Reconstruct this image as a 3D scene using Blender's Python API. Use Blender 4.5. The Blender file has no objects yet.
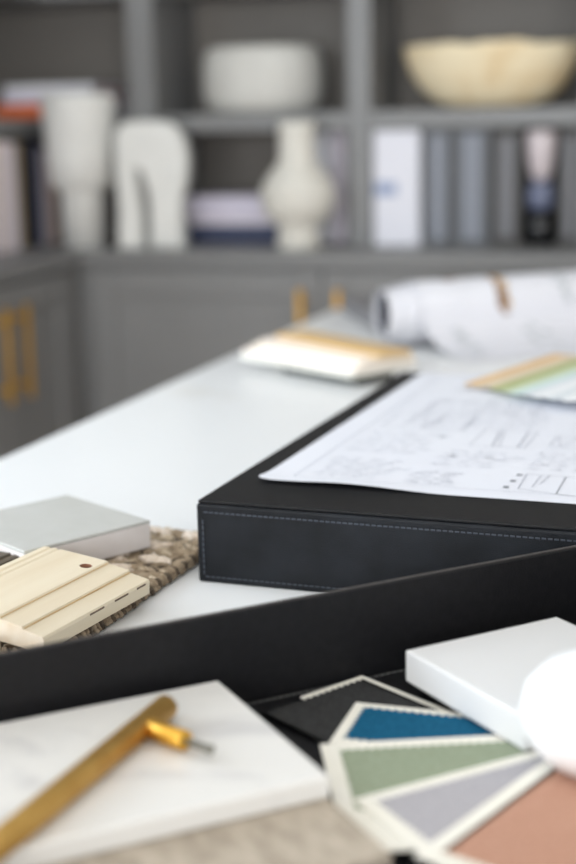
import bpy, bmesh, math, random
from mathutils import Matrix, Vector
random.seed(7)
scene = bpy.context.scene
COL = scene.collection

# ------------------------------------------------------------------ camera
FPX = 1450.0                      # focal length in pixels of the 576x864 frame
PITCH, ROLL, YAW = math.radians(12.2), math.radians(1.2), math.radians(17.5)
TZ, EYE = 0.85, 1.21              # table top and eye height (m)
up = Vector((-math.sin(ROLL)*math.cos(PITCH), math.cos(ROLL)*math.cos(PITCH), math.sin(PITCH)))
fwd = Vector((0, 0, -1)); yv = (fwd - fwd.dot(up)*up).normalized(); xv = yv.cross(up)
M = Matrix.Rotation(YAW, 3, 'Z') @ Matrix((xv, yv, up))      # camera axes -> room axes
CAM = Vector((0, 0, EYE))
cam = bpy.data.cameras.new('camera'); camo = bpy.data.objects.new('camera', cam); COL.objects.link(camo)
camo.matrix_world = Matrix.Translation(CAM) @ M.to_4x4()
cam.sensor_fit = 'VERTICAL'; cam.sensor_height = 36; cam.sensor_width = 24
cam.lens = FPX*36/864; cam.clip_start = .02
cam.dof.use_dof = True; cam.dof.focus_distance = 1.04; cam.dof.aperture_fstop = 3.1; cam.dof.aperture_blades = 0
scene.camera = camo

# ------------------------------------------------------------------ light
w = bpy.data.worlds.new('daylight'); scene.world = w; w.use_nodes = True
w.node_tree.nodes['Background'].inputs[0].default_value = (.78, .88, 1, 1)
w.node_tree.nodes['Background'].inputs[1].default_value = 1.0
def area(name, loc, rot, sx, sy, power, col):
    l = bpy.data.lights.new(name, 'AREA'); l.shape = 'RECTANGLE'; l.size = sx; l.size_y = sy; l.energy = power; l.color = col
    o = bpy.data.objects.new(name, l); COL.objects.link(o); o.location = loc; o.rotation_euler = rot
    return o
R90 = math.pi/2
WIN_L = (.0, 2.0, .90, 2.0)         # window in the left wall: y0 y1 z0 z1
WIN_B = (-1.7, 2.0, .35, 1.95)           # window in the wall behind the camera: x0 x1 z0 z1
scene.view_settings.view_transform = 'Standard'; scene.view_settings.look = 'None'
scene.view_settings.gamma = 1; scene.view_settings.use_curve_mapping = False
scene.view_settings.exposure = 0.0

# ------------------------------------------------------------------ picture -> place
def ray(px, py): return M @ Vector(((px-288)/FPX, (432-py)/FPX, -1))
def at(px, py, z=0.0):            # point at height z above the table top
    r = ray(px, py); return CAM + r*((TZ+z-CAM.z)/r.z)
def on_y(px, py, Y): r = ray(px, py); return CAM + r*(Y/r.y)
def on_x(px, py, X): r = ray(px, py); return CAM + r*(X/r.x)
def rz(az): return -(math.radians(az) - YAW)      # bearing from the view axis -> rotation about z (local +y along it)

# ------------------------------------------------------------------ materials
def S(r, g, b):
    f = lambda c: (c/12.92 if c <= .04045 else ((c+.055)/1.055)**2.4)
    return (f(r/255), f(g/255), f(b/255), 1)
MATS = {}
def mat(name, c1, c2=None, rough=.5, scale=20, metal=0, bump=0, bscale=None, detail=6, lo=.35, hi=.65, spec=.5, stretch=None, wave=None, coat=0, sheen=0, trans=0, dist=.0):
    m = bpy.data.materials.new(name); m.use_nodes = True; N = m.node_tree.nodes; L = m.node_tree.links
    b = N['Principled BSDF']; b.inputs['Roughness'].default_value = rough; b.inputs['Metallic'].default_value = metal
    b.inputs['Specular IOR Level'].default_value = spec; b.inputs['Coat Weight'].default_value = coat
    b.inputs['Sheen Weight'].default_value = sheen; b.inputs['Transmission Weight'].default_value = trans
    b.inputs['Base Color'].default_value = c1
    tc = N.new('ShaderNodeTexCoord'); mp = N.new('ShaderNodeMapping'); L.new(tc.outputs['Object'], mp.inputs[0])
    if stretch: mp.inputs['Scale'].default_value = stretch
    n = N.new('ShaderNodeTexNoise'); n.inputs['Scale'].default_value = scale; n.inputs['Detail'].default_value = detail
    n.inputs['Distortion'].default_value = dist
    L.new(mp.outputs[0], n.inputs['Vector'])
    src = n.outputs['Fac']
    if wave:
        wv = N.new('ShaderNodeTexWave'); wv.inputs['Scale'].default_value = wave; wv.inputs['Distortion'].default_value = 3
        wv.inputs['Detail'].default_value = 3; L.new(mp.outputs[0], wv.inputs['Vector']); src = wv.outputs['Fac']
    if c2:
        r = N.new('ShaderNodeValToRGB'); r.color_ramp.elements[0].position = lo; r.color_ramp.elements[1].position = hi
        r.color_ramp.elements[0].color = c1; r.color_ramp.elements[1].color = c2
        L.new(src, r.inputs[0]); L.new(r.outputs[0], b.inputs['Base Color'])
    if bump:
        n2 = N.new('ShaderNodeTexNoise'); n2.inputs['Scale'].default_value = bscale or scale; n2.inputs['Detail'].default_value = 4
        L.new(mp.outputs[0], n2.inputs['Vector'])
        bp = N.new('ShaderNodeBump'); bp.inputs['Strength'].default_value = bump; bp.inputs['Distance'].default_value = .002
        L.new(n2.outputs['Fac'], bp.inputs['Height']); L.new(bp.outputs[0], b.inputs['Normal'])
    MATS[name] = m; return m

mat('paint_grey', S(128,128,128), S(132,132,132), rough=.45, scale=3)
mat('paint_back', S(120,115,109), S(124,119,113), rough=.6, scale=3)
mat('wall_paint', S(232,230,226), S(236,234,230), rough=.8, scale=4)
mat('ceiling_paint', S(244,243,240), S(247,246,243), rough=.9, scale=4)
mat('oak_floor', S(176,150,120), S(150,124,96), rough=.5, scale=6, stretch=(8,1,1), bump=.1)
mat('quartz', S(243,244,244), S(226,222,213), rough=.28, scale=2.2, lo=.62, hi=.80, dist=1.5)
mat('leather_black', S(18,18,20), S(24,24,26), rough=.45, scale=160, bump=.25, bscale=900, spec=.22)
mat('leather_blue_sheen', S(17,19,23), S(29,32,37), rough=.42, scale=26, bump=.3, bscale=900, spec=.2)  # black leather; bluish reflection on the front face put into the colour
mat('leather_rim', S(58,55,54), S(70,66,64), rough=.5, scale=120, spec=.5)
mat('thread', S(58,64,74), rough=.6)
mat('thread_grey', S(120,120,118), rough=.7)
mat('paper', S(225,227,234), S(221,223,231), rough=.75, scale=8)
mat('paper_plan', S(232,232,238), S(222,222,228), rough=.7, scale=5)
mat('ink', S(150,154,166), rough=.8)
mat('ink_dark', S(80,84,94), rough=.8)
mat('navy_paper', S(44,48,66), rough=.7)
mat('marble', S(225,223,219), S(203,201,200), rough=.25, scale=7, lo=.54, hi=.72, dist=2.4, detail=9)
mat('taupe_stone', S(158,146,130), S(186,174,158), rough=.7, scale=45, bump=.4, bscale=140, stretch=(1,2.6,1))
mat('brass', S(206,168,98), S(192,152,84), rough=.48, metal=1, scale=60)
mat('brass_polished', S(228,180,84), S(216,166,70), rough=.40, metal=1, scale=60)
mat('steel', S(150,148,140), rough=.35, metal=1)
mat('white_solid', S(221,221,221), S(224,224,224), rough=.4, scale=5)
mat('ceramic_white', S(244,244,244), rough=.35)
mat('tile_grey', S(187,187,183), S(181,181,176), rough=.7, scale=30, bump=.06, bscale=200)
mat('tile_biscuit', S(222,216,213), S(214,207,204), rough=.8, scale=40, bump=.2)
mat('pine', S(226,214,190), S(219,204,177), rough=.6, scale=9, stretch=(9,.8,9), lo=.35, hi=.75)
mat('pine_end', S(240,228,210), S(228,210,184), rough=.8, scale=60, bump=.3)
mat('pine_stain', S(214,186,140), S(200,168,120), rough=.6, scale=20, stretch=(12,1,12))
mat('hole_wood', S(150,104,80), rough=.8)
mat('slot_dark', S(110,92,76), rough=.8)
mat('wood_dark', S(96,84,68), S(74,64,50), rough=.6, scale=30, stretch=(14,1,14), bump=.2)
mat('jute', S(176,158,134), S(138,120,98), rough=.95, scale=90, bump=.5, bscale=400)
mat('jute_light', S(206,190,166), S(176,158,134), rough=.95, scale=120, bump=.5, bscale=400)
mat('jute_dark', S(112,98,82), S(84,72,60), rough=.95, scale=90)
mat('wool', S(226,212,196), S(208,190,170), rough=.95, scale=160, bump=.5, bscale=500, sheen=.3)
mat('card_cream', S(236,232,222), S(230,226,214), rough=.75, scale=20)
def fabric(n, a, b): mat(n, a, b, rough=.95, scale=420, bump=.35, bscale=900, sheen=0, spec=.1)
fabric('fab_black', S(62,62,62), S(46,46,46)); fabric('fab_blue', S(30,96,128), S(20,78,108))
fabric('fab_green', S(152,161,140), S(138,148,124)); fabric('fab_lilac', S(178,175,178), S(165,162,167))
fabric('fab_terracotta', S(190,148,127), S(178,134,113))
mat('vase_white', S(234,234,230), S(228,227,223), rough=.6, scale=12)
mat('pot_glaze', S(216,215,209), S(210,208,202), rough=.6, scale=12)
mat('vase_stone', S(229,226,217), S(220,216,206), rough=.75, scale=30, bump=.15)
mat('sculpture_white', S(236,236,232), S(228,228,224), rough=.6, scale=14)
mat('bowl_wood', S(240,224,190), S(222,194,148), rough=.7, scale=9, lo=.42, hi=.75, dist=1)
def plain(n, c, rough=.6): return mat(n, c, rough=rough)
plain('book_lilac', S(222,216,232)); plain('book_red', S(150,62,64)); plain('book_orange', S(240,120,62)); plain('book_pink', S(238,224,222))
plain('book_navy', S(58,66,94)); plain('book_peach', S(232,204,184)); plain('book_bluegrey', S(150,158,178)); plain('book_mauve', S(228,220,230))
plain('book_white', S(242,242,248)); plain('book_dark', S(58,56,58)); plain('page', S(226,224,228)); plain('book_tan', S(150,130,90))
plain('binder_white', S(232,232,240)); plain('binder_blue_label', S(150,164,196)); plain('binder_grey', S(104,106,110)); plain('binder_label', S(140,144,154))
plain('binder_dark', S(70,68,66)); plain('binder_label_dim', S(120,120,124))
plain('glaze_black', S(20,20,22), .15); plain('glaze_pale', S(216,204,206), .25); plain('glaze_blue', S(110,116,140), .2)
plain('deck_orange', S(228,190,140)); plain('deck_sand', S(222,206,180)); plain('deck_olive', S(170,180,120)); plain('deck_green', S(206,216,186))
plain('deck_aqua', S(206,226,222)); plain('deck_white', S(238,240,242)); plain('deck_mist', S(222,228,232)); plain('deck_charcoal', S(70,74,84))
plain('board_tan', S(214,180,128)); plain('board_cream', S(240,230,214)); plain('board_pink', S(238,226,216)); plain('board_shade', S(52,54,50))
plain('board_pale', S(232,230,220)); plain('board_grey', S(132,130,132))
plain('wall_print_brown', S(150,112,84)); plain('wall_print_gold', S(196,156,96)); plain('wall_print_grey', S(190,194,198))
mat('glass', (1,1,1,1), rough=.0, trans=1)

# ------------------------------------------------------------------ mesh helpers
def link(name, me, m, parent=None, loc=None, rotz=None, smooth=False):
    o = bpy.data.objects.new(name, me); COL.objects.link(o)
    if m: me.materials.clear(); me.materials.append(MATS[m])
    if parent: o.parent = parent
    if loc is not None: o.location = loc
    if rotz is not None: o.rotation_euler.z = rotz
    if smooth:
        for p in me.polygons: p.use_smooth = True
    return o
def obj(name, bm, m, parent=None, loc=None, rotz=None, smooth=False):
    me = bpy.data.meshes.new(name); bmesh.ops.recalc_face_normals(bm, faces=bm.faces[:]); bm.to_mesh(me); bm.free()
    return link(name, me, m, parent, loc, rotz, smooth)
def empty(name, loc=(0,0,0), rotz=0):
    o = bpy.data.objects.new(name, None); COL.objects.link(o); o.location = loc; o.rotation_euler.z = rotz
    o.empty_display_size = .05; return o
def tag(o, label=None, cat=None, group=None, kind=None):
    if label: o['label'] = label
    if cat: o['category'] = cat
    if group: o['group'] = group
    if kind: o['kind'] = kind
    return o
def add_box(bm, x0, x1, y0, y1, z0, z1, bevel=0, seg=1, mtx=None):
    b2 = bmesh.new(); bmesh.ops.create_cube(b2, size=1)
    for v in b2.verts: v.co = Vector(((x0+x1)/2+v.co.x*(x1-x0), (y0+y1)/2+v.co.y*(y1-y0), (z0+z1)/2+v.co.z*(z1-z0)))
    if bevel: bmesh.ops.bevel(b2, geom=b2.edges[:], offset=bevel, segments=seg, affect='EDGES', profile=.5)
    if mtx: b2.transform(mtx)
    join(bm, b2)
def join(bm, b2):
    me = bpy.data.meshes.new('t'); b2.to_mesh(me); b2.free(); bm.from_mesh(me); bpy.data.meshes.remove(me)
def box(x0, x1, y0, y1, z0, z1, bevel=0, seg=1, mtx=None):
    bm = bmesh.new(); add_box(bm, x0, x1, y0, y1, z0, z1, bevel, seg, mtx); return bm
def lathe(prof, n=40, sx=1, sy=1, caps=True):
    bm = bmesh.new(); rings = []
    for r, z in prof:
        if r < 1e-6: rings.append([bm.verts.new((0,0,z))])
        else: rings.append([bm.verts.new((r*sx*math.cos(2*math.pi*i/n), r*sy*math.sin(2*math.pi*i/n), z)) for i in range(n)])
    for a, b in zip(rings, rings[1:]):
        for i in range(n):
            j = (i+1) % n
            if len(a) == 1 and len(b) == 1: continue
            if len(a) == 1: bm.faces.new((a[0], b[i], b[j]))
            elif len(b) == 1: bm.faces.new((a[i], a[j], b[0]))
            else: bm.faces.new((a[i], a[j], b[j], b[i]))
    for r in (rings[0], rings[-1]):
        if len(r) > 2 and caps: bm.faces.new(r)
    return bm
def tube(p0, p1, r, n=20, bevel=0):
    p0, p1 = Vector(p0), Vector(p1); L = (p1-p0).length
    prof = [(0,0),(r-bevel,0),(r,bevel),(r,L-bevel),(r-bevel,L),(0,L)] if bevel else [(0,0),(r,0),(r,L),(0,L)]
    bm = lathe(prof, n)
    bm.transform(Matrix.Translation(p0) @ (p1-p0).to_track_quat('Z','Y').to_matrix().to_4x4()); return bm
def prism(pts, z0, z1, bevel=0, seg=2):
    bm = bmesh.new(); lo = [bm.verts.new((x,y,z0)) for x,y in pts]; f = bm.faces.new(lo)
    r = bmesh.ops.extrude_face_region(bm, geom=[f])
    for v in r['geom']:
        if isinstance(v, bmesh.types.BMVert): v.co.z = z1
    bmesh.ops.recalc_face_normals(bm, faces=bm.faces[:])
    if bevel:
        es = [e for e in bm.edges if abs(e.verts[0].co.z-e.verts[1].co.z) < 1e-6]
        bmesh.ops.bevel(bm, geom=es, offset=bevel, segments=seg, affect='EDGES', profile=.5)
    return bm
def extrude_profile(prof, y0, y1):          # prof: (x,z) closed outline, extruded along y
    bm = bmesh.new(); a = [bm.verts.new((x,y0,z)) for x,z in prof]; b = [bm.verts.new((x,y1,z)) for x,z in prof]
    n = len(prof)
    for i in range(n): bm.faces.new((a[i], a[(i+1)%n], b[(i+1)%n], b[i]))
    bm.faces.new(a[::-1]); bm.faces.new(b); return bm

# ------------------------------------------------------------------ the room
CZ = .907                                   # worktop height of the fitted cupboards
pc = at(75, 252, CZ-TZ); XL = pc.x
YB = (at(160, 251.5, CZ-TZ).y + at(560, 252.5, CZ-TZ).y + pc.y)/3
SET, SD = .17, .30                          # shelf fronts stand back from the worktop edge; shelf depth
WX, WY = XL-SET-SD-.02, YB+SET+SD+.02       # room corner behind the cupboards
RX, RY, CEIL = 3.0, -2.2, 2.7
def struct(name, bm, m, parent=None): return tag(obj(name, bm, m, parent), kind='structure')
struct('floor', box(WX-.1, RX+.1, RY-.1, WY+.1, -.1, 0), 'oak_floor')
struct('ceiling', box(WX-.1, RX+.1, RY-.1, WY+.1, CEIL, CEIL+.1), 'ceiling_paint')
struct('wall_back', box(WX-.1, RX+.1, WY, WY+.1, 0, CEIL), 'wall_paint')
struct('wall_right', box(RX, RX+.1, RY, WY, 0, CEIL), 'wall_paint')
def holed(name, lo, hi, w, horiz):          # wall with one window opening; w = (a0,a1,z0,z1) along the wall
    bm = bmesh.new(); a0, a1, z0, z1 = w
    for (p, q, r, s) in ((lo, a0, 0, CEIL), (a1, hi, 0, CEIL), (a0, a1, 0, z0), (a0, a1, z1, CEIL)):
        if horiz: add_box(bm, p, q, RY-.1, RY, r, s)
        else: add_box(bm, WX-.1, WX, p, q, r, s)
    return struct(name, bm, 'wall_paint')
holed('wall_left', RY, WY, WIN_L, False)
holed('wall_front', WX-.1, RX+.1, WIN_B, True)
def window(name, w, horiz):
    a0, a1, z0, z1 = w; bm = bmesh.new(); t = .05; n = 3
    def piece(p, q, r, s):
        if horiz: add_box(bm, p, q, RY-.07, RY-.02, r, s)
        else: add_box(bm, WX-.07, WX-.02, p, q, r, s)
    piece(a0, a1, z0, z0+t); piece(a0, a1, z1-t, z1)
    for i in range(n+1):
        c = a0 + (a1-a0)*i/n; piece(max(a0, c-t/2), min(a1, c+t/2), z0, z1)
    struct(name, bm, 'ceiling_paint')
window('window_1', WIN_L, False); window('window_2', WIN_B, True)
area('daylight_left_window', (WX+.02, (WIN_L[0]+WIN_L[1])/2, (WIN_L[2]+WIN_L[3])/2), (0, -R90, 0), WIN_L[3]-WIN_L[2], WIN_L[1]-WIN_L[0], 44, (.80, .90, 1))
area('daylight_front_window', ((WIN_B[0]+WIN_B[1])/2, RY+.02, (WIN_B[2]+WIN_B[3])/2), (R90, 0, 0), WIN_B[1]-WIN_B[0], WIN_B[3]-WIN_B[2], 128, (.95, .975, 1))

# fitted cupboards: doors are frame-and-panel
def door_parts(root, x0, x1, z0, z1, ori, hx, top_off=.038, hlen=.21):
    # a door is a mesh (its frame) with panel and handle as sub-parts; ori(x,y,z) maps local to room
    st = .062
    def bx_(bm, *a, **k):
        b = box(*a, **k); b.transform(ori); join(bm, b)
    bm = bmesh.new()
    bx_(bm, x0, x0+st, -.02, 0, z0, z1, .0015); bx_(bm, x1-st, x1, -.02, 0, z0, z1, .0015)
    bx_(bm, x0+st, x1-st, -.02, 0, z0, z0+st, .0015); bx_(bm, x0+st, x1-st, -.02, 0, z1-st, z1, .0015)
    d = obj('door', bm, 'paint_grey', root)
    bm = bmesh.new(); bx_(bm, x0+st-.004, x1-st+.004, -.011, -.003, z0+st-.004, z1-st+.004); obj('door_panel', bm, 'paint_grey', d)
    bm = bmesh.new(); zt = z1-top_off
    bx_(bm, hx-.006, hx+.006, -.062, -.05, zt-hlen, zt, .002)
    for q in (zt-.03, zt-hlen+.03): bx_(bm, hx-.005, hx+.005, -.052, -.019, q-.005, q+.005)
    obj('handle', bm, 'brass_polished', d)
DZ0, DZ1 = .11, CZ-.033-.012
def cabinet(x0, x1, ori, label):
    root = tag(empty('base_cabinet', ori @ Vector(((x0+x1)/2, .2, 0))), label, 'cabinet', 'fitted grey base cabinets')
    inv = Matrix.Translation(-root.location)
    o2 = inv @ ori
    bm = box(x0, x1, 0, .42, .09, CZ-.0335); bm.transform(o2); obj('carcass', bm, 'paint_grey', root)
    bm = box(x0, x1, .06, .42, 0, .09); bm.transform(o2); obj('plinth', bm, 'paint_back', root)
    mid = (x0+x1)/2
    door_parts(root, x0+.004, mid-.002, DZ0, DZ1, o2, mid-.045)
    door_parts(root, mid+.002, x1-.004, DZ0, DZ1, o2, mid+.045)
CAB = .025                                   # worktop overhang
ori_b = Matrix.Translation((0, YB+CAB, 0))                                           # back run: local x = room x
ori_l = Matrix.Translation((XL-CAB, 0, 0)) @ Matrix.Rotation(R90, 4, 'Z')            # left run: local x = room y, local -y -> +x
gap_x = on_y(325, 275, YB+CAB).x
d0 = on_y(92, 275, YB+CAB).x
wdoor = gap_x-d0
cabinet(d0, gap_x+wdoor, ori_b, 'grey double-door base cabinet on the back wall, behind the rolled plans')
cabinet(gap_x+wdoor+.004, gap_x+3*wdoor, ori_b, 'grey base cabinet at the far right end of the back wall run')
e1 = YB-.06; gl = on_x(-7, 300, XL-CAB).y
cabinet(2*gl-e1, e1, ori_l, 'grey double-door base cabinet on the left wall with paired brass bar handles')
cabinet(2*gl-e1-2*(e1-gl)-.004, 2*gl-e1-.004, ori_l, 'grey base cabinet further along the left wall towards the window')
bm = box(XL-.42, d0-.002, YB+CAB+.004, YB+.46, .0, CZ-.0335)
add_box(bm, XL-.42, XL-CAB, e1+.002, YB+CAB+.004, 0, CZ-.0335)
tag(obj('corner_filler', bm, 'paint_grey'), 'grey filler panel closing the inside corner between the cabinet runs', 'cabinet panel')
YL0 = 2*gl-e1-2*(e1-gl)-.004
XB1 = gap_x+3*wdoor
bm = prism([(XL, YL0), (XL, YB), (XB1, YB), (XB1, WY-.002), (WX+.002, WY-.002), (WX+.002, YL0)], CZ-.033, CZ, .002, 1)
tag(obj('worktop', bm, 'paint_grey'), 'painted grey L-shaped worktop running over the base cabinets', 'countertop')

# bookcases
SY, SX = YB+SET, XL-SET                       # front planes of the shelving
SH1t, SH1b = EYE+.014, EYE-.028
SH2b, SH2t = EYE+.300, EYE+.342
TOP = 2.35
up1a, up1b = on_y(127, 60, SY).x, on_y(153, 60, SY).x
up2a, up2b = on_y(347, 60, SY).x, on_y(370, 60, SY).x
wbay = up2a-up1b; wup = up2b-up2a
root = tag(empty('bookcase', (0, WY-.01, CZ)), 'grey built-in bookcase with open bays on the back wall', 'bookcase')
def part(name, bm, m, root):
    bm.transform(Matrix.Translation(-Vector(root.location))); return obj(name, bm, m, root)
ups = [(up1a, up1b), (up2a, up2b), (up2b+wbay, up2b+wbay+wup), (up2b+2*wbay+wup, up2b+2*wbay+2*wup)]
for a, b in ups: part('upright', box(a, b, SY, WY-.02, CZ, TOP, .0015), 'paint_grey', root)
bays = [(ups[i][1], ups[i+1][0]) for i in range(3)]
for a, b in bays:
    for z0, z1 in ((SH1b, SH1t), (SH2b, SH2t), (SH2t+.34, SH2t+.382)):
        part('shelf', box(a, b, SY+.004, WY-.02, z0, z1, .0015), 'paint_grey', root)
part('back_panel', box(up1a, ups[-1][1], WY-.02, WY-.004, CZ, TOP), 'paint_back', root)
part('top_board', box(up1a, ups[-1][1], SY, WY-.004, TOP, TOP+.05), 'paint_grey', root)
root = tag(empty('bookcase', (WX+.01, YB, CZ)), 'grey corner bookcase turning onto the left wall, with books on it', 'bookcase')
for z0, z1 in ((SH1b, SH1t), (SH2b, SH2t), (SH2t+.34, SH2t+.382)):
    part('shelf', prism([(WX+.02, YL0), (SX, YL0), (SX, SY+.02), (up1a, SY+.02), (up1a, WY-.02), (WX+.02, WY-.02)], z0, z1, .0015, 1), 'paint_grey', root)
part('back_panel', box(WX+.004, WX+.02, YL0, WY-.004, CZ, TOP), 'paint_back', root)
part('back_panel', box(WX+.02, up1a, WY-.02, WY-.004, CZ, TOP), 'paint_back', root)
for y in (YL0, YL0+.42): part('upright', box(WX+.02, SX, y, y+.05, CZ, SH1b-.0005), 'paint_grey', root)
for y in (YL0, YL0+.42): part('upright', box(WX+.02, SX, y, y+.05, SH1t+.0005, SH2b-.0005), 'paint_grey', root)

# ------------------------------------------------------------------ white work table
tl0, tl1 = at(0, 458.6), at(330, 311)
tdir = (tl1-tl0).normalized(); ta = math.atan2(-tdir.x, tdir.y)
root = tag(empty('work_table', (tl0.x, tl0.y, 0), ta), 'large white quartz-topped work table covered with design samples', 'table')
tfar = (tl1-tl0).length + .035
obj('tabletop', box(0, 1.5, -1.9, tfar, TZ-.03, TZ, .002, 2), 'quartz', root)
obj('apron', box(.10, 1.4, -1.75, tfar-.12, TZ-.12, TZ-.031), 'white_solid', root)
for x in (.10, 1.32):
    for y in (-1.75, tfar-.20): obj('leg', box(x, x+.08, y, y+.08, 0, TZ-.121, .004), 'white_solid', root)

# ------------------------------------------------------------------ black presentation box
def stitches(pts, step, ln, wd, th=.0006):     # dashes along 3D polyline pieces [(p0,p1,normal)]
    bm = bmesh.new()
    for p0, p1, nrm in pts:
        p0, p1, nrm = Vector(p0), Vector(p1), Vector(nrm).normalized(); d = (p1-p0); L = d.length; d.normalize(); sd = d.cross(nrm)
        k = 0
        while (k+1)*step < L:
            c = p0 + d*(k*step+step/2)
            mtx = Matrix.Translation(c) @ Matrix((d, sd, nrm)).transposed().to_4x4()
            add_box(bm, -ln/2, ln/2, -wd/2, wd/2, -th, th, 0, 1, mtx); k += 1
    return bm
BXA = 110.0 - 90                                # bearing of the box's side
c = at(198.5, 581.5); BW, BD, BH = .43, .605, .0645
root = tag(empty('presentation_box', c, rz(20.2)), 'low black leather presentation box with stitched edges', 'box')
obj('body', box(0, BW, 0, BD, 0, BH, .0022, 3), 'leather_blue_sheen', root, smooth=False)
obj('lid_panel', box(.0012, BW-.0012, .0014, BD-.001, BH+.0002, BH+.0026, .0008, 2), 'leather_black', root)
st = stitches([((.006, -.0002, BH-.0065), (BW-.006, -.0002, BH-.0065), (0,-1,0)), ((.006, -.0001, .005), (BW-.006, -.0001, .005), (0,-1,0)),
    ((.0055, -.0001, .006), (.0055, -.0001, BH-.009), (0,-1,0)), ((-.0001, .006, BH-.0075), (-.0001, BD-.006, BH-.0075), (-1,0,0))], .0046, .0032, .0011)
tag(obj('stitching', st, 'thread', root), kind='stuff')
BOX = root; BTOP = BH+.0026

# drawing sheet on the box
pa = at(254, 482, BTOP); pb = pa + Vector((math.cos(rz(20.4)), math.sin(rz(20.4)), 0))
pd = (pb-pa).normalized(); pang = math.atan2(pd.y, pd.x)
root = tag(empty('drawing_sheet', (pa.x, pa.y, TZ+BTOP), pang), 'large white sheet of hand-drawn plans lying on the black box', 'paper')
PW, PL = .385, .535
nx, ny = 60, 40
def paper_z(x, y):
    z = .0006
    z += .0035*math.exp(-y/.02)*max(0, math.sin(x*17+.3))**2*min(1, x/.03)
    z += .003*math.exp(-((x)**2+(y)**2)/(2*.018**2))
    return z
bm = bmesh.new(); grid = []; CR = .013
for j in range(ny+1):
    row = []
    for i in range(nx+1):
        x, y = PW*(i/nx)**1.5, PL*(j/ny)**1.6
        yy = max(y, CR-math.sqrt(max(0, CR*CR-(CR-x)**2))) if x < CR else y
        row.append(bm.verts.new((x, yy, paper_z(x, yy))))
    grid.append(row)
for j in range(ny):
    for i in range(nx): bm.faces.new((grid[j][i], grid[j][i+1], grid[j+1][i+1], grid[j+1][i]))
pm = obj('sheet', bm, 'paper', root, smooth=True)
def stroke(bm, pts, wd):
    for (x0, y0), (x1, y1) in zip(pts, pts[1:]):
        d = Vector((x1-x0, y1-y0)); L = d.length
        if L < 1e-6: continue
        n = Vector((-d.y, d.x))/L*wd/2
        q = [(x0+n.x, y0+n.y), (x1+n.x, y1+n.y), (x1-n.x, y1-n.y), (x0-n.x, y0-n.y)]
        bm.faces.new([bm.verts.new((a, b, paper_z(a, b)+.0005)) for a, b in q])
def to_sheet(px, py):
    p = at(px, py, BTOP+.001) - Vector((pa.x, pa.y, TZ+BTOP)); c_, s_ = math.cos(-pang), math.sin(-pang)
    return (c_*p.x-s_*p.y, s_*p.x+c_*p.y)
ink = bmesh.new(); dark = bmesh.new(); rnd = random.Random(3)
def scribble(bm, x, y, n, h, wd):
    p = [(x, y)]
    for k in range(n*2):
        x += h*rnd.uniform(.18, .5); p.append((x, y + (h if k % 2 else 0)*rnd.uniform(.4, 1.1) + rnd.uniform(-.1, .1)*h))
    stroke(bm, p, wd); return x
def note(x0, x1, y0, y1, lines, h, wd=.0005, bm=None):
    bm = bm or ink
    for k in range(lines):
        y = y1-(k+1)*(y1-y0)/lines; x = x0 + rnd.uniform(0, .01)
        while x < x1-.01: x = scribble(bm, x, y, rnd.randint(2, 5), h, wd) + h*rnd.uniform(.5, 1.2)
# frame lines of the drawing
fx0, fy0 = .028, .020
stroke(ink, [(fx0, fy0), (PW-.02, fy0)], .0005); stroke(ink, [(fx0, fy0), (fx0, PL-.03)], .0006)
note(.035, .105, .03, .105, 8, .006); note(.035, .11, .13, .22, 6, .006)
note(.115, .165, .028, .075, 6, .005); note(.12, .19, .095, .16, 5, .006); note(.2, .33, .10, .17, 5, .006)
note(.05, .19, .26, .40, 7, .007); note(.21, .36, .24, .36, 6, .007); note(.06, .34, .43, .50, 3, .007)
# little plan outlines
for (x0, y0, x1, y1) in ((.04, .235, .12, .30), (.14, .175, .19, .245), (.21, .19, .30, .23), (.06, .32, .17, .37), (.25, .26, .33, .33)):
    stroke(ink, [(x0,y0),(x1,y0),(x1,y1),(x0,y1),(x0,y0)], .0006)
    for k in range(5):
        xx = x0+(x1-x0)*rnd.random(); stroke(ink, [(xx,y0),(xx+rnd.uniform(-.01,.01),y1)], .0005)
# title block with three square marks
for px, py in ((506, 487), (513, 481), (519.5, 475)):
    x, y = to_sheet(px, py); stroke(dark, [(x-.0022, y), (x+.0022, y)], .0042)
for a, b in (((518, 489), (527, 474)), ((556, 494), (566, 477)), ((518, 489), (556, 494)), ((527, 474), (566, 477)), ((566,477),(590,479)), ((556,494),(590,498)), ((540,484),(550,475.5)), ((532, 487), (541, 476))):
    stroke(dark if a == (556, 494) else ink, [to_sheet(*a), to_sheet(*b)], .0007)
for px, py in ((438, 437), (484, 458), (448, 456), (575, 470)):
    x, y = to_sheet(px, py); scribble(dark, x, y, 2, .005, .0009)
tag(obj('pencil_notes', ink, 'ink', root), kind='stuff'); tag(obj('title_block', dark, 'ink_dark', root), kind='stuff')

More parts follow.
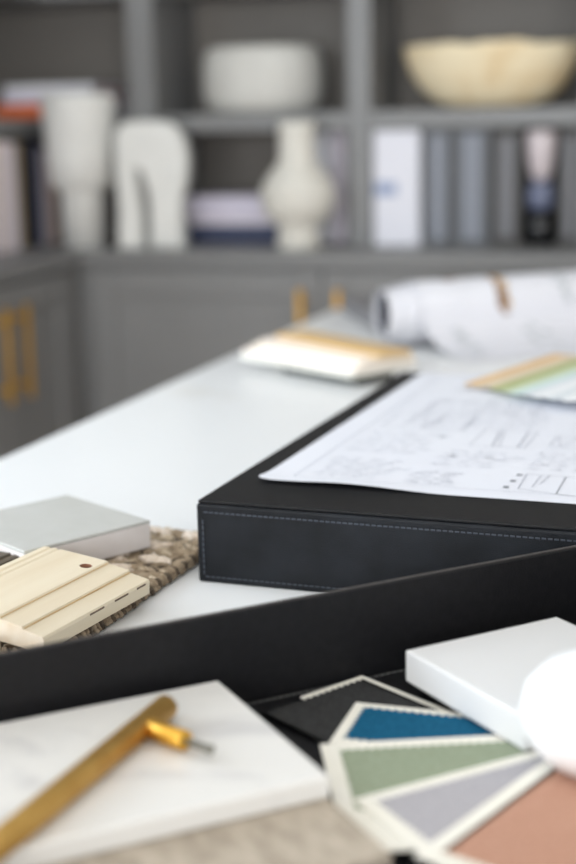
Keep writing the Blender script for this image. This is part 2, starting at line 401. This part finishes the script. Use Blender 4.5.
# paint fan deck over the sheet's right side
Z0 = BTOP+.0048
cols = ['deck_orange', 'deck_sand', 'deck_olive', 'deck_green', 'deck_aqua', 'deck_mist', 'deck_white', 'deck_mist', 'deck_white']
tips = [(462,385), (472,387), (488,390), (500,392), (508,394), (520,395), (530,397), (545,399), (560,401)]
ends = [(576,347), (576,354), (576,360), (576,366), (576,371), (576,376), (576,381), (576,387), (576,394)]
root = tag(empty('paint_fan_deck', at(520, 392, Z0)), 'fanned-out deck of pale paint colour strips on the drawing sheet', 'colour swatches')
for k, (c_, t_, e_) in enumerate(zip(cols, tips, ends)):
    z = Z0+.0024*(len(cols)-1-k)*.0 + .0011*k
    p, q = at(*t_, z), at(*e_, z); d = (q-p); ang = math.atan2(d.y, d.x)
    bm = prism([(0, -.004), (.006, 0), (.235, 0), (.235, -.030), (.022, -.030), (.004, -.010)], 0, .0008)
    bm.transform(Matrix.Translation(p-root.location) @ Matrix.Rotation(ang, 4, 'Z'))
    obj('colour_strip', bm, c_, root)

# ------------------------------------------------------------------ rolled plans behind the box
ra = at(402, 347); rbear = math.radians(90-69)+YAW          # the roll lies at a bearing of about 69 degrees
root = tag(empty('rolled_wallpaper', (ra.x, ra.y, TZ), rbear), 'loosely rolled white printed paper with a dark inside, behind the black box', 'paper roll')
RR = .050
prof = []
for k in range(64):
    a = -R90 + k*2*math.pi*1.9/63; r = RR*(1-.16*k/63)
    prof.append((math.cos(a)*r, RR+.001+math.sin(a)*r))
LR = .62
def sheet_strip(prof, x0f, x1, off, n=30):
    bm = bmesh.new(); rows = []
    for i, (y, z) in enumerate(prof):
        a = prof[max(i-1, 0)]; b = prof[min(i+1, len(prof)-1)]; d = Vector((b[0]-a[0], b[1]-a[1])).normalized(); nn = Vector((-d.y, d.x))
        rows.append([bm.verts.new((x0f(i)+(x1-x0f(i))*k/n, y+nn.x*off, z+nn.y*off)) for k in range(n+1)])
    for p, q in zip(rows, rows[1:]):
        for k in range(n): bm.faces.new((p[k], p[k+1], q[k+1], q[k]))
    return bm
def x0f(i):
    return -.045*i/63
bm = sheet_strip(prof, x0f, LR, 0); obj('sheet', bm, 'paper_plan', root, smooth=True)
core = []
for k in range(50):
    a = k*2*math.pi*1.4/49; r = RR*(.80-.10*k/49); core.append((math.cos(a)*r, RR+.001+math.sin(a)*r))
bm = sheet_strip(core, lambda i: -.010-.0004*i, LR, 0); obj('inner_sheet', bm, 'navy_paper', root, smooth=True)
# loose top sheet draped over the roll and spreading out in front of it
drape = []
for i in range(12):
    t = i/11; b0_, b1_, b2_, b3_ = (1-t)**3, 3*t*(1-t)**2, 3*t*t*(1-t), t**3
    drape.append((b0_*-.185+b1_*-.115+b2_*(-RR-.0025)+b3_*(-RR-.0025), b0_*.001+b1_*.0015+b2_*.012+b3_*(RR+.001)))
for i in range(1, 17):
    a = math.radians(180-i*10); drape.append((math.cos(a)*(RR+.0025), RR+.001+math.sin(a)*(RR+.0025)))
bm = sheet_strip(drape, lambda i: .024-.012*min(1, i/11), LR, 0); obj('top_sheet', bm, 'paper_plan', root, smooth=True)
prof = drape
# printed sprigs on the outside
def sprig(mname, x, s0, s1, wd, seed):
    r2 = random.Random(seed); bm = bmesh.new()
    n = 14
    for k in range(n):
        t = s0+(s1-s0)*(k+r2.random()*.6)/n; i = min(len(prof)-2, max(1, int(t))); f = t-int(t)
        y, z = prof[i][0]*(1-f)+prof[i+1][0]*f, prof[i][1]*(1-f)+prof[i+1][1]*f
        d = Vector((prof[i+1][0]-prof[i][0], prof[i+1][1]-prof[i][1])).normalized(); nn = Vector((-d.y, d.x))
        cx = x + r2.uniform(-1, 1)*wd; sx_, sy_ = r2.uniform(.004, .008), r2.uniform(.003, .006)
        vs = []
        for a in range(8):
            u_, v_ = sx_*math.cos(a*math.pi/4), sy_*math.sin(a*math.pi/4)
            vs.append(bm.verts.new((cx+u_, y+d.x*v_+nn.x*.0006, z+d.y*v_+nn.y*.0006)))
        bm.faces.new(vs)
    tag(obj('printed_sprig', bm, mname, root), kind='stuff')
sprig('wall_print_brown', .155, 11, 21, .005, 1); sprig('wall_print_gold', .160, 12, 20, .006, 2); sprig('wall_print_brown', .155, 12, 16, .004, 7); sprig('wall_print_brown', .08, 19, 22, .007, 3)
sprig('wall_print_gold', .105, 20, 22, .007, 8); sprig('wall_print_grey', .07, 2, 9, .015, 4); sprig('wall_print_grey', .20, 3, 9, .02, 5); sprig('wall_print_grey', .27, 12, 20, .01, 6)

# grey flat sample box at the far end of the table
ga, gb = at(341, 311), at(380, 336); gd = (ga-gb); gl_ = gd.length
root = tag(obj('sample_case', box(0, .18, 0, .30, 0, .028, .002, 2), 'board_grey', None, (ga.x, ga.y, TZ), math.atan2(-gd.y, -gd.x)-R90+math.pi), 'flat grey sample case at the far end of the white table', 'case')
root.location = gb + gd*(1-.30/gl_) if gl_ > .30 else gb
root.rotation_euler.z = math.atan2(-gd.x, gd.y)

# stack of sample boards; the lowest is added, coloured dark for the shade beneath
root_c = at(318, 368)
bds = [('board_shade', .016, 0, .030, .035, .16, .07, 'added dark board giving the shade under the stack of sample boards'), ('board_pale', .006, 1, 0, -.03, .245, .125, 'pale grey-white board resting on the added dark board'),
       ('board_pink', .007, 0, .010, -.036, .25, .115, 'pinkish white board just above the pale grey-white one'), ('board_cream', .006, -2, .024, -.033, .25, .10, 'cream board in the middle of the stack of sample boards'),
       ('board_pink', .004, -3, .040, -.036, .25, .085, 'thin pinkish board just under the tan board'), ('board_tan', .006, -5, .066, -.03, .255, .055, 'narrow tan board on top of the stack of sample boards')]
z = TZ; pa_, pb_ = at(240, 357, .018), at(388, 385, .018); bd = (pb_-pa_).normalized(); bang = math.atan2(bd.y, bd.x)
for k, (m_, th, da, dy, x0, ln, wd2, lab) in enumerate(bds):
    o = obj('sample_board', box(x0, x0+ln, 0, wd2, 0, th, .0006), m_, None, (pa_.x+.03*math.cos(bang)-dy*math.sin(bang), pa_.y+.03*math.sin(bang)+dy*math.cos(bang), z), bang+math.radians(da))
    tag(o, lab, 'sample board', 'sample boards stacked on the table'); z += th+.0002

# ------------------------------------------------------------------ left cluster: rug, tile, mouldings
rc = at(92, 637); rfar = at(198, 562); rd = (rfar-rc); RUGA = math.atan2(-rd.x, rd.y)
root = tag(empty('rug_sample', (rc.x, rc.y, TZ), RUGA), 'chunky woven jute and cream wool rug sample under the tile', 'rug sample')
RUGW, RY0, RY1, RT = .26, -.09, .245, .007
obj('backing', box(-RUGW, 0, RY0, RY1, 0, RT-.002, .001), 'jute_dark', root)
r3 = random.Random(11)
vis_x = -.254
def fast_lumps():
    base = bmesh.new(); bmesh.ops.create_icosphere(base, subdivisions=2, radius=1)
    bv = [v.co.copy() for v in base.verts]; bf = [[v.index for v in f.verts] for f in base.faces]; base.free()
    acc = {'a': ([], []), 'b': ([], []), 'd': ([], [])}
    pitch = .0108
    for r in range(int((RY1-RY0)/pitch)):                 # rows of slanting two-ply yarn loops, a herringbone
        y = RY0+.006+r*pitch; x = -.005
        while x > vis_x:
            key = 'a' if r3.random() < .66 else ('b' if r3.random() < .6 else 'd')
            ang = (.65 if (r % 2) else -.65) + r3.uniform(-.22, .22); zc = RT-.0008+r3.uniform(-.0012, .0016)
            c, sn = math.cos(ang), math.sin(ang)
            for q in range(5):
                o1 = (q-2)*.0017; lift = .0016*(1-abs(q-2)/2)
                mtx = Matrix.Translation((x-sn*o1, y+c*o1, zc+lift)) @ Matrix.Rotation(ang+r3.uniform(-.13, .13), 4, 'Z') @ Matrix.Rotation(r3.uniform(-.12, .12), 4, 'Y') @ Matrix.Diagonal((.0078, .0012, .0026, 1))
                k2 = key if r3.random() < .8 else r3.choice('abd')
                V, Fs = acc[k2]; o = len(V); V.extend([tuple(mtx @ v) for v in bv]); Fs.extend([[i+o for i in f] for f in bf])
            x -= .0092
    for key, mn in (('a', 'jute'), ('b', 'jute_light'), ('d', 'jute_dark')):
        me = bpy.data.meshes.new('jute_weave'); me.from_pydata(acc[key][0], [], acc[key][1])
        tag(link('jute_weave', me, mn, root, smooth=True), kind='stuff')
    # whipped edge along the right side
    two = {'jute': ([], []), 'jute_dark': ([], [])}
    y = RY0; k = 0
    while y < RY1:
        for zz in (.0042, .0080):
            V, Fs = two['jute_dark' if (k+int(zz*1000)) % 3 == 0 else 'jute']
            mtx = Matrix.Translation((.0012+r3.uniform(-.0006, .0008), y+(.0026 if zz > .005 else 0), zz)) @ Matrix.Rotation(r3.uniform(-.4, .4)+.6, 4, 'X') @ Matrix.Diagonal((.0034, .0020, .0040, 1))
            o = len(V); V.extend([tuple(mtx @ v) for v in bv]); Fs.extend([[i+o for i in f] for f in bf]); k += 1
        y += .0054
    for mn, (V, Fs) in two.items():
        me = bpy.data.meshes.new('edge_binding'); me.from_pydata(V, [], Fs); tag(link('edge_binding', me, mn, root, smooth=True), kind='stuff')
    return bv, bf
bv, bf = fast_lumps()
for r in range(7):                                   # cream wool tufts, each a twist of two or three strands
    for k in range(3):
        x, y = -.020-.040*k-(.020 if r % 2 else 0)+r3.uniform(-.004, .004), .012+r*.036+r3.uniform(-.004, .004)
        V, Fs = [], []
        for q in range(22):
            mtx = Matrix.Translation((x+r3.uniform(-.009, .009), y+r3.uniform(-.0055, .0055), RT+.0026+r3.uniform(-.001, .0012))) @ Matrix.Rotation(r3.uniform(-.5, .5)+(.5 if r % 2 else -.5), 4, 'Z') @ Matrix.Diagonal((.0090, .0017, .0024, 1))
            o = len(V); V.extend([tuple(mtx @ v) for v in bv]); Fs.extend([[i+o for i in f] for f in bf])
        me = bpy.data.meshes.new('wool_tuft'); me.from_pydata(V, [], Fs); link('wool_tuft', me, 'wool', root, smooth=True)

# grey tile on the rug
ZT = .0125
t0 = at(150, 520, ZT+.0235); t1 = at(38, 554, ZT+.0235); td = (t1-t0).normalized()
root = tag(empty('stone_tile', (t0.x, t0.y, TZ+ZT), math.atan2(td.y, td.x)-math.radians(7)), 'thick pale grey square tile lying on the rug sample', 'tile')
# local +x runs along the near edge away from the right corner, -y is away from the viewer
obj('biscuit', box(0, .122, -.122, 0, 0, .0205, .0006), 'tile_biscuit', root)
obj('glazed_face', box(-.0002, .1222, -.1222, .0002, .0205, .0235, .0008, 2), 'tile_grey', root)

# pine moulding sample
w0, w1 = at(42, 650, .015), at(149, 590, .015); wd_ = (w1-w0); wang = math.atan2(-wd_.x, wd_.y)
WL = wd_.length
root = tag(empty('pine_moulding', (w1.x, w1.y, TZ+.0122), wang), 'pale pine moulding sample with a screw hole and grooved edges', 'wood sample')
Wd = .098; root.rotation_euler.y = math.radians(5.5); PINE = root      # its left edge rests on the dark piece
prof_w = [(0,0), (0,.0095), (-.001,.0112), (-.017,.0128), (-.0182,.0148), (-.036,.0158), (-.0382,.0178), (-.081,.0182), (-.0825,.0168), (-.0845,.0180),
          (-.088,.0180), (-.0895,.0166), (-.0915,.0178), (-.0965,.0172), (-Wd,.0155), (-Wd,0)]
bm = extrude_profile(prof_w, -WL+.002, 0)
mo = obj('board', bm, 'pine', root)
hx, hy = -.047, -.022
p = at(84, 571, .030); loc = root.location
dx, dy = p.x-loc.x, p.y-loc.y; ca, sa = math.cos(-wang), math.sin(-wang); hx, hy = ca*dx-sa*dy, sa*dx+ca*dy
cut = obj('cutter', tube((0,0,.004), (0,0,.03), .0047, 24), 'hole_wood'); cut.matrix_world = root.matrix_world @ Matrix.Translation((hx, hy, 0))
cut.location = (0,0,0); cut.parent = root; cut.location = (hx, hy, 0)
bpy.context.view_layer.update()
mo.data.materials.append(MATS['hole_wood'])
md = mo.modifiers.new('hole', 'BOOLEAN'); md.operation = 'DIFFERENCE'; md.solver = 'EXACT'; md.object = cut; md.material_mode = 'TRANSFER'
dg = bpy.context.evaluated_depsgraph_get(); me2 = bpy.data.meshes.new_from_object(mo.evaluated_get(dg)); mo.modifiers.clear(); mo.data = me2
bpy.data.objects.remove(cut, do_unlink=True)
obj('end_grain', extrude_profile([(x*.998-.0001, z*.995+.0001) for x, z in prof_w], -WL+.0012, -WL+.0021), 'pine_end', root)
for x0, z0, m_ in ((-.0176, .0133, 'pine_stain'), (-.0371, .0164, 'pine_stain')):
    obj('groove', box(x0-.0005, x0+.0007, -WL+.003, -.001, z0-.0009, z0+.0004), m_, root)
for y0, y1 in ((-.048, -.030), (-.080, -.062), (-.018, -.006)):
    obj('slot', box(-.0010, .0002, y0, y1, .0086, .0099), 'slot_dark', root)
# dark moulding underneath / beside it
bpy.context.view_layer.update(); DY = -.002
q = PINE.location + Vector((math.cos(wang)*-.1005-math.sin(wang)*DY, math.sin(wang)*-.1005+math.cos(wang)*DY, 0))
root = tag(empty('dark_moulding', (q.x, q.y, TZ+.0122), wang), 'dark brown ridged moulding sample between tile and pine moulding', 'wood sample')
pd_ = [(0,0), (0,.016), (-.003,.018), (-.009,.018), (-.010,.0155), (-.013,.0155), (-.014,.018), (-.020,.018), (-.021,.0155), (-.024,.0155), (-.025,.018), (-.046,.018), (-.05,.014), (-.05,0)]
obj('board', extrude_profile(pd_, -.12, 0), 'wood_dark', root)
p = at(3, 660, .006)
root = tag(empty('pine_offcut', (p.x, p.y, TZ+.0118), wang+.15), 'small pale pine offcut beside the near end of the moulding', 'wood sample')
obj('board', box(-.03, 0, -.034, 0, 0, .012, .003, 3), 'pine', root)

# ------------------------------------------------------------------ foreground tray (open box half) and its samples
TRA = 63.0
FL = .007
b0 = at(255, 703, FL); tdv = Vector((math.sin(math.radians(TRA)-YAW), math.cos(math.radians(TRA)-YAW), 0)); tnv = Vector((-tdv.y, tdv.x, 0))
tmid = b0.dot(tdv); toff = b0.dot(tnv)+.006
T0, T1, TDP, TH, TT = -.02, .640, .46, .0665, .0045
org = tdv*T0 + tnv*toff; org.z = TZ
# choose the rim height so that its near top edge meets the line seen in the picture
root = tag(empty('leather_tray', org, math.atan2(tdv.y, tdv.x)), 'open black leather tray holding material samples', 'tray')
TL = T1-T0
obj('base', box(0, TL, -TDP, 0, 0, FL-.0006, .001), 'leather_black', root)
obj('wall', box(-TT, TL+TT, 0.0002, TT, 0, TH, .0015, 2), 'leather_black', root)
obj('wall', box(-TT, TL+TT, -TDP-TT, -TDP-.0002, 0, TH, .0015, 2), 'leather_black', root)
obj('wall', box(-TT, -.0002, -TDP, 0, 0, TH, .0015, 2), 'leather_black', root)
obj('wall', box(TL+.0002, TL+TT, -TDP, 0, 0, TH, .0015, 2), 'leather_black', root)
obj('floor_pad', box(.002, TL-.002, -TDP+.002, -.002, FL-.0005, FL, .0002), 'leather_black', root)
tag(obj('stitching', stitches([((.01, -.006, FL), (TL-.01, -.006, FL), (0,0,1))], .0046, .003, .0008, .0003), 'thread_grey', root), kind='stuff')
# paler edge along the rim
obj('rim_edge', box(-TT*.8, TL+TT*.8, .0012, TT-.0009, TH-.0004, TH+.0004), 'leather_rim', root)

def frame_from(c_, q_, z):     # origin at pixel c_, local +x toward pixel q_
    a, b = at(*c_, z), at(*q_, z); d = b-a; return a, math.atan2(d.y, d.x), d.length
# taupe slab and marble slab
ZB = FL+.0006
c_, ang, ln = frame_from((338, 806), (385, 864), .018)
root = tag(obj('taupe_slab', box(0, .20, -.30, 0, 0, .0105, .0008), 'taupe_stone', None, (0,0,0)), 'rough taupe stone slab under the marble slab in the tray', 'stone slab')
c2, ang2, ln2 = frame_from((218, 680), (330, 776), .0305)
ZM = .0185
root.location = Vector((c2.x, c2.y, TZ+ZB)) + Vector((math.cos(ang2)*.012+math.sin(ang2)*-.0, math.sin(ang2)*.012, 0)); root.rotation_euler.z = ang2
bmt = box(0, ln2, -.30, 0, 0, .012, .0012, 2)
tag(obj('marble_slab', bmt, 'marble', None, (c2.x, c2.y, TZ+ZM), ang2), 'polished white marble slab with faint grey veins, brass pull on top', 'stone slab')
ZMT = ZM+.012
# brass bar pull lying on the marble
BR = .0070
a, b = at(167, 706, ZMT+BR), at(-8, 850, ZMT+BR)
d = (b-a).normalized()
root = tag(empty('bar_pull', (a.x, a.y, TZ+ZMT)), 'brushed brass T-bar cabinet pull lying on the marble slab', 'cabinet handle')
loc = Vector((a.x, a.y, TZ+ZMT))
obj('bar', tube(a-loc, a-loc+d*.27, BR, 28, .0008), 'brass', root, smooth=False)
for k, far in ((0, 0), (1, 1)):
    s0 = at(146, 727, ZMT+BR) if not far else a + d*(.27-(at(146,727,ZMT+BR)-a).length)
    e0, e1_ = at(186, 741, ZMT+BR), at(146, 727, ZMT+BR); pdv = (e0-e1_).normalized(); L = (e0-e1_).length
    po = obj('post', tube(s0-loc, s0-loc+pdv*L, .0056, 24, .0006), 'brass_polished', root)
    sc = tube(s0-loc+pdv*L, s0-loc+pdv*(L+.017), .0017, 12)
    for i in range(14):
        q = s0-loc+pdv*(L+.002+i*.0010); join(sc, tube(q, q+pdv*.0005, .0021, 12))
    join(sc, tube(s0-loc+pdv*(L+.0155), s0-loc+pdv*(L+.0185), .0027, 12))
    obj('screw', sc, 'steel', po)
for o in root.children:
    for p_ in o.data.polygons: p_.use_smooth = len(p_.vertices) == 4

# fabric swatch cards
def pinked(w_, h_, x0, y0, tooth=.0052):
    pts = []
    def edge(ax, ay, bx, by):
        L = math.hypot(bx-ax, by-ay); n = max(2, round(L/tooth)); dx, dy = (bx-ax)/n, (by-ay)/n; nx_, ny_ = dy/ math.hypot(dx,dy), -dx/math.hypot(dx,dy)
        for i in range(n):
            pts.append((ax+dx*i, ay+dy*i)); pts.append((ax+dx*(i+.5)-nx_*tooth*.5, ay+dy*(i+.5)-ny_*tooth*.5))
    edge(x0, y0, x0+w_, y0); edge(x0+w_, y0, x0+w_, y0+h_); edge(x0+w_, y0+h_, x0, y0+h_); edge(x0, y0+h_, x0, y0)
    return pts
def swatch(corner, along, z, W, H, m_, colour, border, card='card_cream', fh=None):
    a, ang, _ = frame_from(corner, along, z)
    r = tag(empty('fabric_swatch', (a.x, a.y, TZ+z), ang), colour, 'fabric swatch', 'fanned fabric swatches in the tray')
    obj('card', box(0, W, -H, 0, 0, .0012), card, r)
    obj('fabric', prism(pinked(W-2*border, fh or H-2*border, border, -border-(fh or H-2*border)), .00121, .0019), m_, r)
    return r
z = FL+.0008; dz = .0021
swatch((362, 677), (450, 713), z, .12, .052, 'fab_black', 'charcoal fabric swatch with a zigzag edge, half under the blue swatch', .0052, fh=.082)
swatch((356, 704), (492, 718), z+dz, .115, .060, 'fab_blue', 'petrol blue fabric swatch with a zigzag edge on a white card', .0062)
swatch((320, 746), (512, 736), z+2*dz, .125, .125, 'fab_green', 'sage green fabric swatch with a zigzag edge on a white card', .0095, fh=.074)
swatch((354, 801), (538, 752), z+3*dz, .125, .115, 'fab_lilac', 'pale lilac grey fabric swatch between the green and terracotta swatches', .0075)
swatch((414, 857), (545, 762), z+4*dz, .14, .10, 'fab_terracotta', 'dusty terracotta fabric swatch on top of the fan of swatches', .0095)

# white block on the swatches
ZK = z+3*dz+.0006
k0, kang, kl = frame_from((405, 650), (553, 617), ZK+.0205)
tag(obj('white_block', box(0, .119, -.121, 0, 0, .0205, .0014, 2), 'white_solid', None, (k0.x, k0.y, TZ+ZK), kang), 'thick smooth white square solid-surface sample resting on the swatches', 'sample block')
# rounded white ceramic piece at the edge
p = at(612, 759, z+5*dz)
tag(obj('ceramic_pebble', lathe([(0,0), (.026,0), (.039,.004), (.047,.014), (.050,.027), (.047,.040), (.038,.050), (.021,.057), (0,.059)], 56), 'ceramic_white', None, (p.x, p.y, TZ+z+5*dz), 0, True),
    'smooth rounded white ceramic piece beside the terracotta swatch', 'ceramic')

# ------------------------------------------------------------------ things on the shelves
WZ = CZ-TZ
def on_counter(px, py): return at(px, py, WZ)
def scale_at(p):                 # metres per picture pixel at a point
    return (M.transposed() @ (p-CAM)).z*-1/FPX
# goblet vase
p = on_counter(85, 247.5); s = scale_at(p)
tag(obj('goblet_vase', lathe([(0,0), (21*s,0), (21*s,54*s), (24*s,58*s), (31*s,62*s), (33*s,90*s), (36.5*s,140*s), (37*s,149*s), (33*s,150*s), (30*s,100*s), (0,95*s)], 40), 'vase_white', None, (p.x, p.y, CZ), 0, True),
    'tall white goblet-shaped vase with a wide cup on a narrow foot', 'vase')
# arched sculpture
p = on_counter(153, 248); s = scale_at(p)
out = [(-33,0), (-7,0), (-7,30), (-9,56), (-12,78), (-7,76), (-1,58), (1,40), (0,0), (34,0), (33,30), (34,50), (39,66), (41,86), (38,104), (30,118), (18,124), (0,125), (-22,124), (-32,114), (-33,80), (-31,40)]
bm = prism([(x*s, y*s) for x, y in out], -.035, .035, .012, 3); bm.transform(Matrix.Rotation(R90, 4, 'X'))
tag(obj('arch_sculpture', bm, 'sculpture_white', None, (p.x, p.y, CZ), YAW*.5), 'white abstract arched sculpture with two legs beside the goblet vase', 'sculpture')
# books standing on the left run
def book_row_left():
    specs = [(-14,'book_mauve',.265), (0,'book_pink',.275), (11,'book_mauve',.27), (20,'book_tan',.272), (26,'book_dark',.262), (34,'book_navy',.265), (43,'book_mauve',.25), (50,'book_peach',.245), (60,'book_bluegrey',.20)]
    names = {-14:'mauve book at the near end of the row on the left worktop', 0:'pale pink upright book beside the mauve books', 11:'mauve upright book next to the thin tan book', 20:'thin tan upright book on the left worktop',
             26:'dark upright book beside the navy book', 34:'navy blue upright book on the left worktop', 43:'mauve upright book between the navy and peach books', 50:'peach upright book behind the goblet vase', 60:'short blue-grey upright book behind the goblet vase'}
    ys = [on_x(px, 255, SX-.01).y for px, _, _ in specs]+[on_x(68, 255, SX-.01).y]
    for k, (px, m_, h) in enumerate(specs):
        y0, y1 = ys[k]+.001, ys[k+1]-.001
        if y1-y0 > .055: y1 = y0+.055
        h *= .96
        r = tag(empty('book', (SX-.09, (y0+y1)/2, CZ)), names[px], 'book', 'upright books on the left worktop'); hw = (y1-y0)/2
        bm = bmesh.new(); add_box(bm, .075, .085, -hw, hw, 0, h, .002); add_box(bm, -.09, .076, -hw, -hw+.003, 0, h); add_box(bm, -.09, .076, hw-.003, hw, 0, h)
        obj('cover', bm, m_, r); obj('pages', box(-.087, .0755, -hw+.0031, hw-.0031, .003, h-.004), 'page', r)
book_row_left()
# books lying on the left upper shelf
def flat_book(p, L, Wd_, th, m_, rot, label, grp, cat='book'):
    r = tag(empty('book', p, rot), label, cat, grp)
    bm = bmesh.new(); add_box(bm, 0, L, 0, Wd_, 0, .003); add_box(bm, 0, L, 0, Wd_, th-.003, th); add_box(bm, 0, L, 0, .004, .003, th-.003)
    obj('cover', bm, m_, r); obj('pages', box(.003, L-.003, .0041, Wd_-.003, .0031, th-.0031), 'page', r)
    return r
zs = SH1t+.0003; yk = SY+.03
xk = lambda px: on_y(px, 95, yk).x
flat_book((xk(-6), yk, zs), xk(41)-xk(-6), .19, .034, 'book_orange', 0, 'orange book at the bottom of the flat pile on the corner shelf', 'books lying on the corner shelf')
flat_book((xk(2), yk+.004, zs+.0345), xk(90)-xk(2), .19, .026, 'book_lilac', 0, 'pale lilac book lying above the orange book', 'books lying on the corner shelf')
flat_book((xk(4), yk+.002, zs+.061), xk(92)-xk(4), .19, .020, 'book_white', 0, 'white book on top of the flat pile on the corner shelf', 'books lying on the corner shelf')
flat_book((xk(46), yk+.002, zs), xk(114)-xk(46), .17, .034, 'book_mauve', 0, 'mauve book lying behind the goblet vase rim', 'books lying in the shelf corner')
flat_book((xk(93), yk+.01, zs+.0345), xk(114)-xk(93), .17, .026, 'book_red', 0, 'dark red book lying behind the goblet vase', 'books lying in the shelf corner')
# rounded pot
yp = SY+.14; p = on_y(264, 108, yp); s = scale_at(p); hw = 61*s; H_ = (SH1t+.0003, 72*s)
pp = [(0,0), (.76,0), (.88,.05), (.96,.16), (1.0,.36), (1.0,.66), (.97,.86), (.92,.96), (.87,1.0), (.84,.99), (.85,.9), (.85,.2), (0,.12)]
tag(obj('ceramic_pot', lathe([(r_*hw, z_*64*s) for r_, z_ in pp], 48, 1, .85), 'pot_glaze', None, (p.x, yp, SH1t+.0003), 0, True), 'wide white rounded pot on the middle shelf', 'pot')
# carved wooden bowl
yp = SY+.135; p = on_y(492, 100, yp); s = scale_at(p); hw = 90*s; hh = 62*s
pb2 = [(0,0), (.42,.0), (.62,.10), (.80,.32), (.92,.60), (.985,.88), (1.0,1.0), (.95,1.0), (.88,.72), (.76,.42), (.58,.2), (.3,.13), (0,.12)]
bm = lathe([(r_*hw, z_*hh) for r_, z_ in pb2], 64, 1, .6)
for v in bm.verts:
    a = math.atan2(v.co.y, v.co.x); f = max(0, v.co.z/hh-.3)/.7
    v.co.z += f*.003*math.sin(5*a+1)+f*.002*math.sin(11*a); v.co *= 1+.012*math.sin(3*a)*f
tag(obj('wooden_bowl', bm, 'bowl_wood', None, (p.x, yp, SH1t+.0003), 0, True), 'large carved pale wooden bowl with an uneven rim', 'bowl')
# bottle vase
p = on_counter(299, 248.5); s = scale_at(p)
pv = [(0,0), (21,0), (22,6), (20,18), (22,24), (33,33), (38,48), (36,62), (27,76), (20,83), (18,92), (18,118), (19,124), (15,125), (13,120), (13,90), (0,85)]
tag(obj('bottle_vase', lathe([(r_*s, z_*s) for r_, z_ in pv], 44), 'vase_stone', None, (p.x, p.y, CZ), 0, True), 'stone-coloured bottle vase with a round belly and straight neck', 'vase')
# flat books in the middle bay
yf = SY+.05
x0, x1 = on_y(186, 230, yf).x, on_y(292, 230, yf).x; s = scale_at(on_y(230, 230, yf))
flat_book((x0, yf, CZ+.0003), x1-x0, .2, 18*s, 'book_navy', 0, 'dark navy book lying under the pale books in the middle bay', 'books lying flat in the middle bay')
flat_book((x0+.006, yf+.01, CZ+.0006+18*s), x1-x0-.012, .19, 10*s, 'book_mauve', 0, 'pale grey book lying on the dark navy book', 'books lying flat in the middle bay')
flat_book((x0+.003, yf+.005, CZ+.0009+28*s), x1-x0-.006, .19, 18*s, 'book_lilac', 0, 'pale lilac book on top of the flat pile in the middle bay', 'books lying flat in the middle bay')
def upright(px0, px1, ytop, m_, label, grp, name='book', yf=SY+.04, depth=.2, cat='book', lab_m=None, lab=(.1,.8,-.5,.5)):
    a, b = on_y(px0, 240, yf).x, on_y(px1, 240, yf).x; a = max(a, up2b+.002) if a > up2a-.01 else a; b = min(b, ups[2][0]-.002) if b < ups[2][1]+.02 and a > up2a else b; c_ = (a+b)/2; h = on_y((px0+px1)/2, ytop, yf).z-CZ; h = min(h, SH1b-CZ-.004); hw = (b-a)/2-.0008
    r = tag(empty(name, (c_, yf, CZ+.0003)), label, cat, grp); bm = bmesh.new()
    add_box(bm, -hw, hw, 0, .004, 0, h, .001); add_box(bm, -hw, -hw+.003, .004, depth, 0, h); add_box(bm, hw-.003, hw, .004, depth, 0, h)
    obj('cover', bm, m_, r); obj('pages', box(-hw+.0031, hw-.0031, .0045, depth-.004, .003, h-.004), 'page', r)
    if lab_m: obj('spine_label', box(hw*lab[2], hw*lab[3], -.0008, -.0001, h*lab[0], h*lab[1]), lab_m, r)
    return r
upright(309, 331, 126, 'book_white', 'white upright book behind the bottle vase', 'upright books in the middle bay', yf=SY+.08, depth=.18)
upright(333, 346, 131, 'book_mauve', 'mauve upright book beside the bookcase upright', 'upright books in the middle bay', yf=SY+.08, depth=.18)
yfb = SY+.015; g = 'binders in the bay under the wooden bowl'
upright(371, 420, 122, 'binder_white', 'wide white ring binder with a blue spine mark', g, 'ring_binder', yfb, .24, 'binder', 'binder_blue_label', (.44,.55,-.95,.0))
upright(424, 451, 127, 'binder_grey', 'grey ring binder with a pale spine label, beside the white binder', g, 'ring_binder', yfb, .24, 'binder', 'binder_label', (.06,.95,-.45,.5))
upright(453, 489, 127, 'binder_grey', 'wide grey ring binder with the palest spine label', g, 'ring_binder', yfb, .24, 'binder', 'binder_label', (.06,.95,-.45,.5))
upright(491, 521, 128, 'binder_dark', 'dark ring binder with a dim spine label, next to the black vase', g, 'ring_binder', yfb, .24, 'binder', 'binder_label_dim', (.08,.92,-.5,.45))
upright(531, 562, 130, 'binder_dark', 'plain dark ring binder standing behind the black vase', g, 'ring_binder', yfb+.11, .15, 'binder')
upright(558, 584, 128, 'binder_dark', 'dark ring binder with a dim label at the end of the row', g, 'ring_binder', yfb, .24, 'binder', 'binder_label_dim', (.08,.92,-.5,.45))
# figurine-like vase: black body with pale glazed top
p = on_counter(540, 245); s = scale_at(p)
root = tag(empty('glazed_vase', (p.x, p.y, CZ)), 'small black glazed vase with a pale glazed top in front of the binders', 'vase')
obj('base', lathe([(0,0), (12*s,0), (15*s,10*s), (15*s,28*s), (10*s,34*s)], 32), 'glaze_black', root, smooth=True)
obj('belly', lathe([(10*s,34.1*s), (14*s,40*s), (15*s,50*s), (12*s,60*s), (8*s,64*s)], 32), 'glaze_blue', root, smooth=True)
obj('top', lathe([(8*s,64.1*s), (11*s,70*s), (14*s,84*s), (16*s,104*s), (15*s,112*s), (12*s,113*s), (11*s,100*s), (0,90*s)], 32), 'glaze_pale', root, smooth=True)
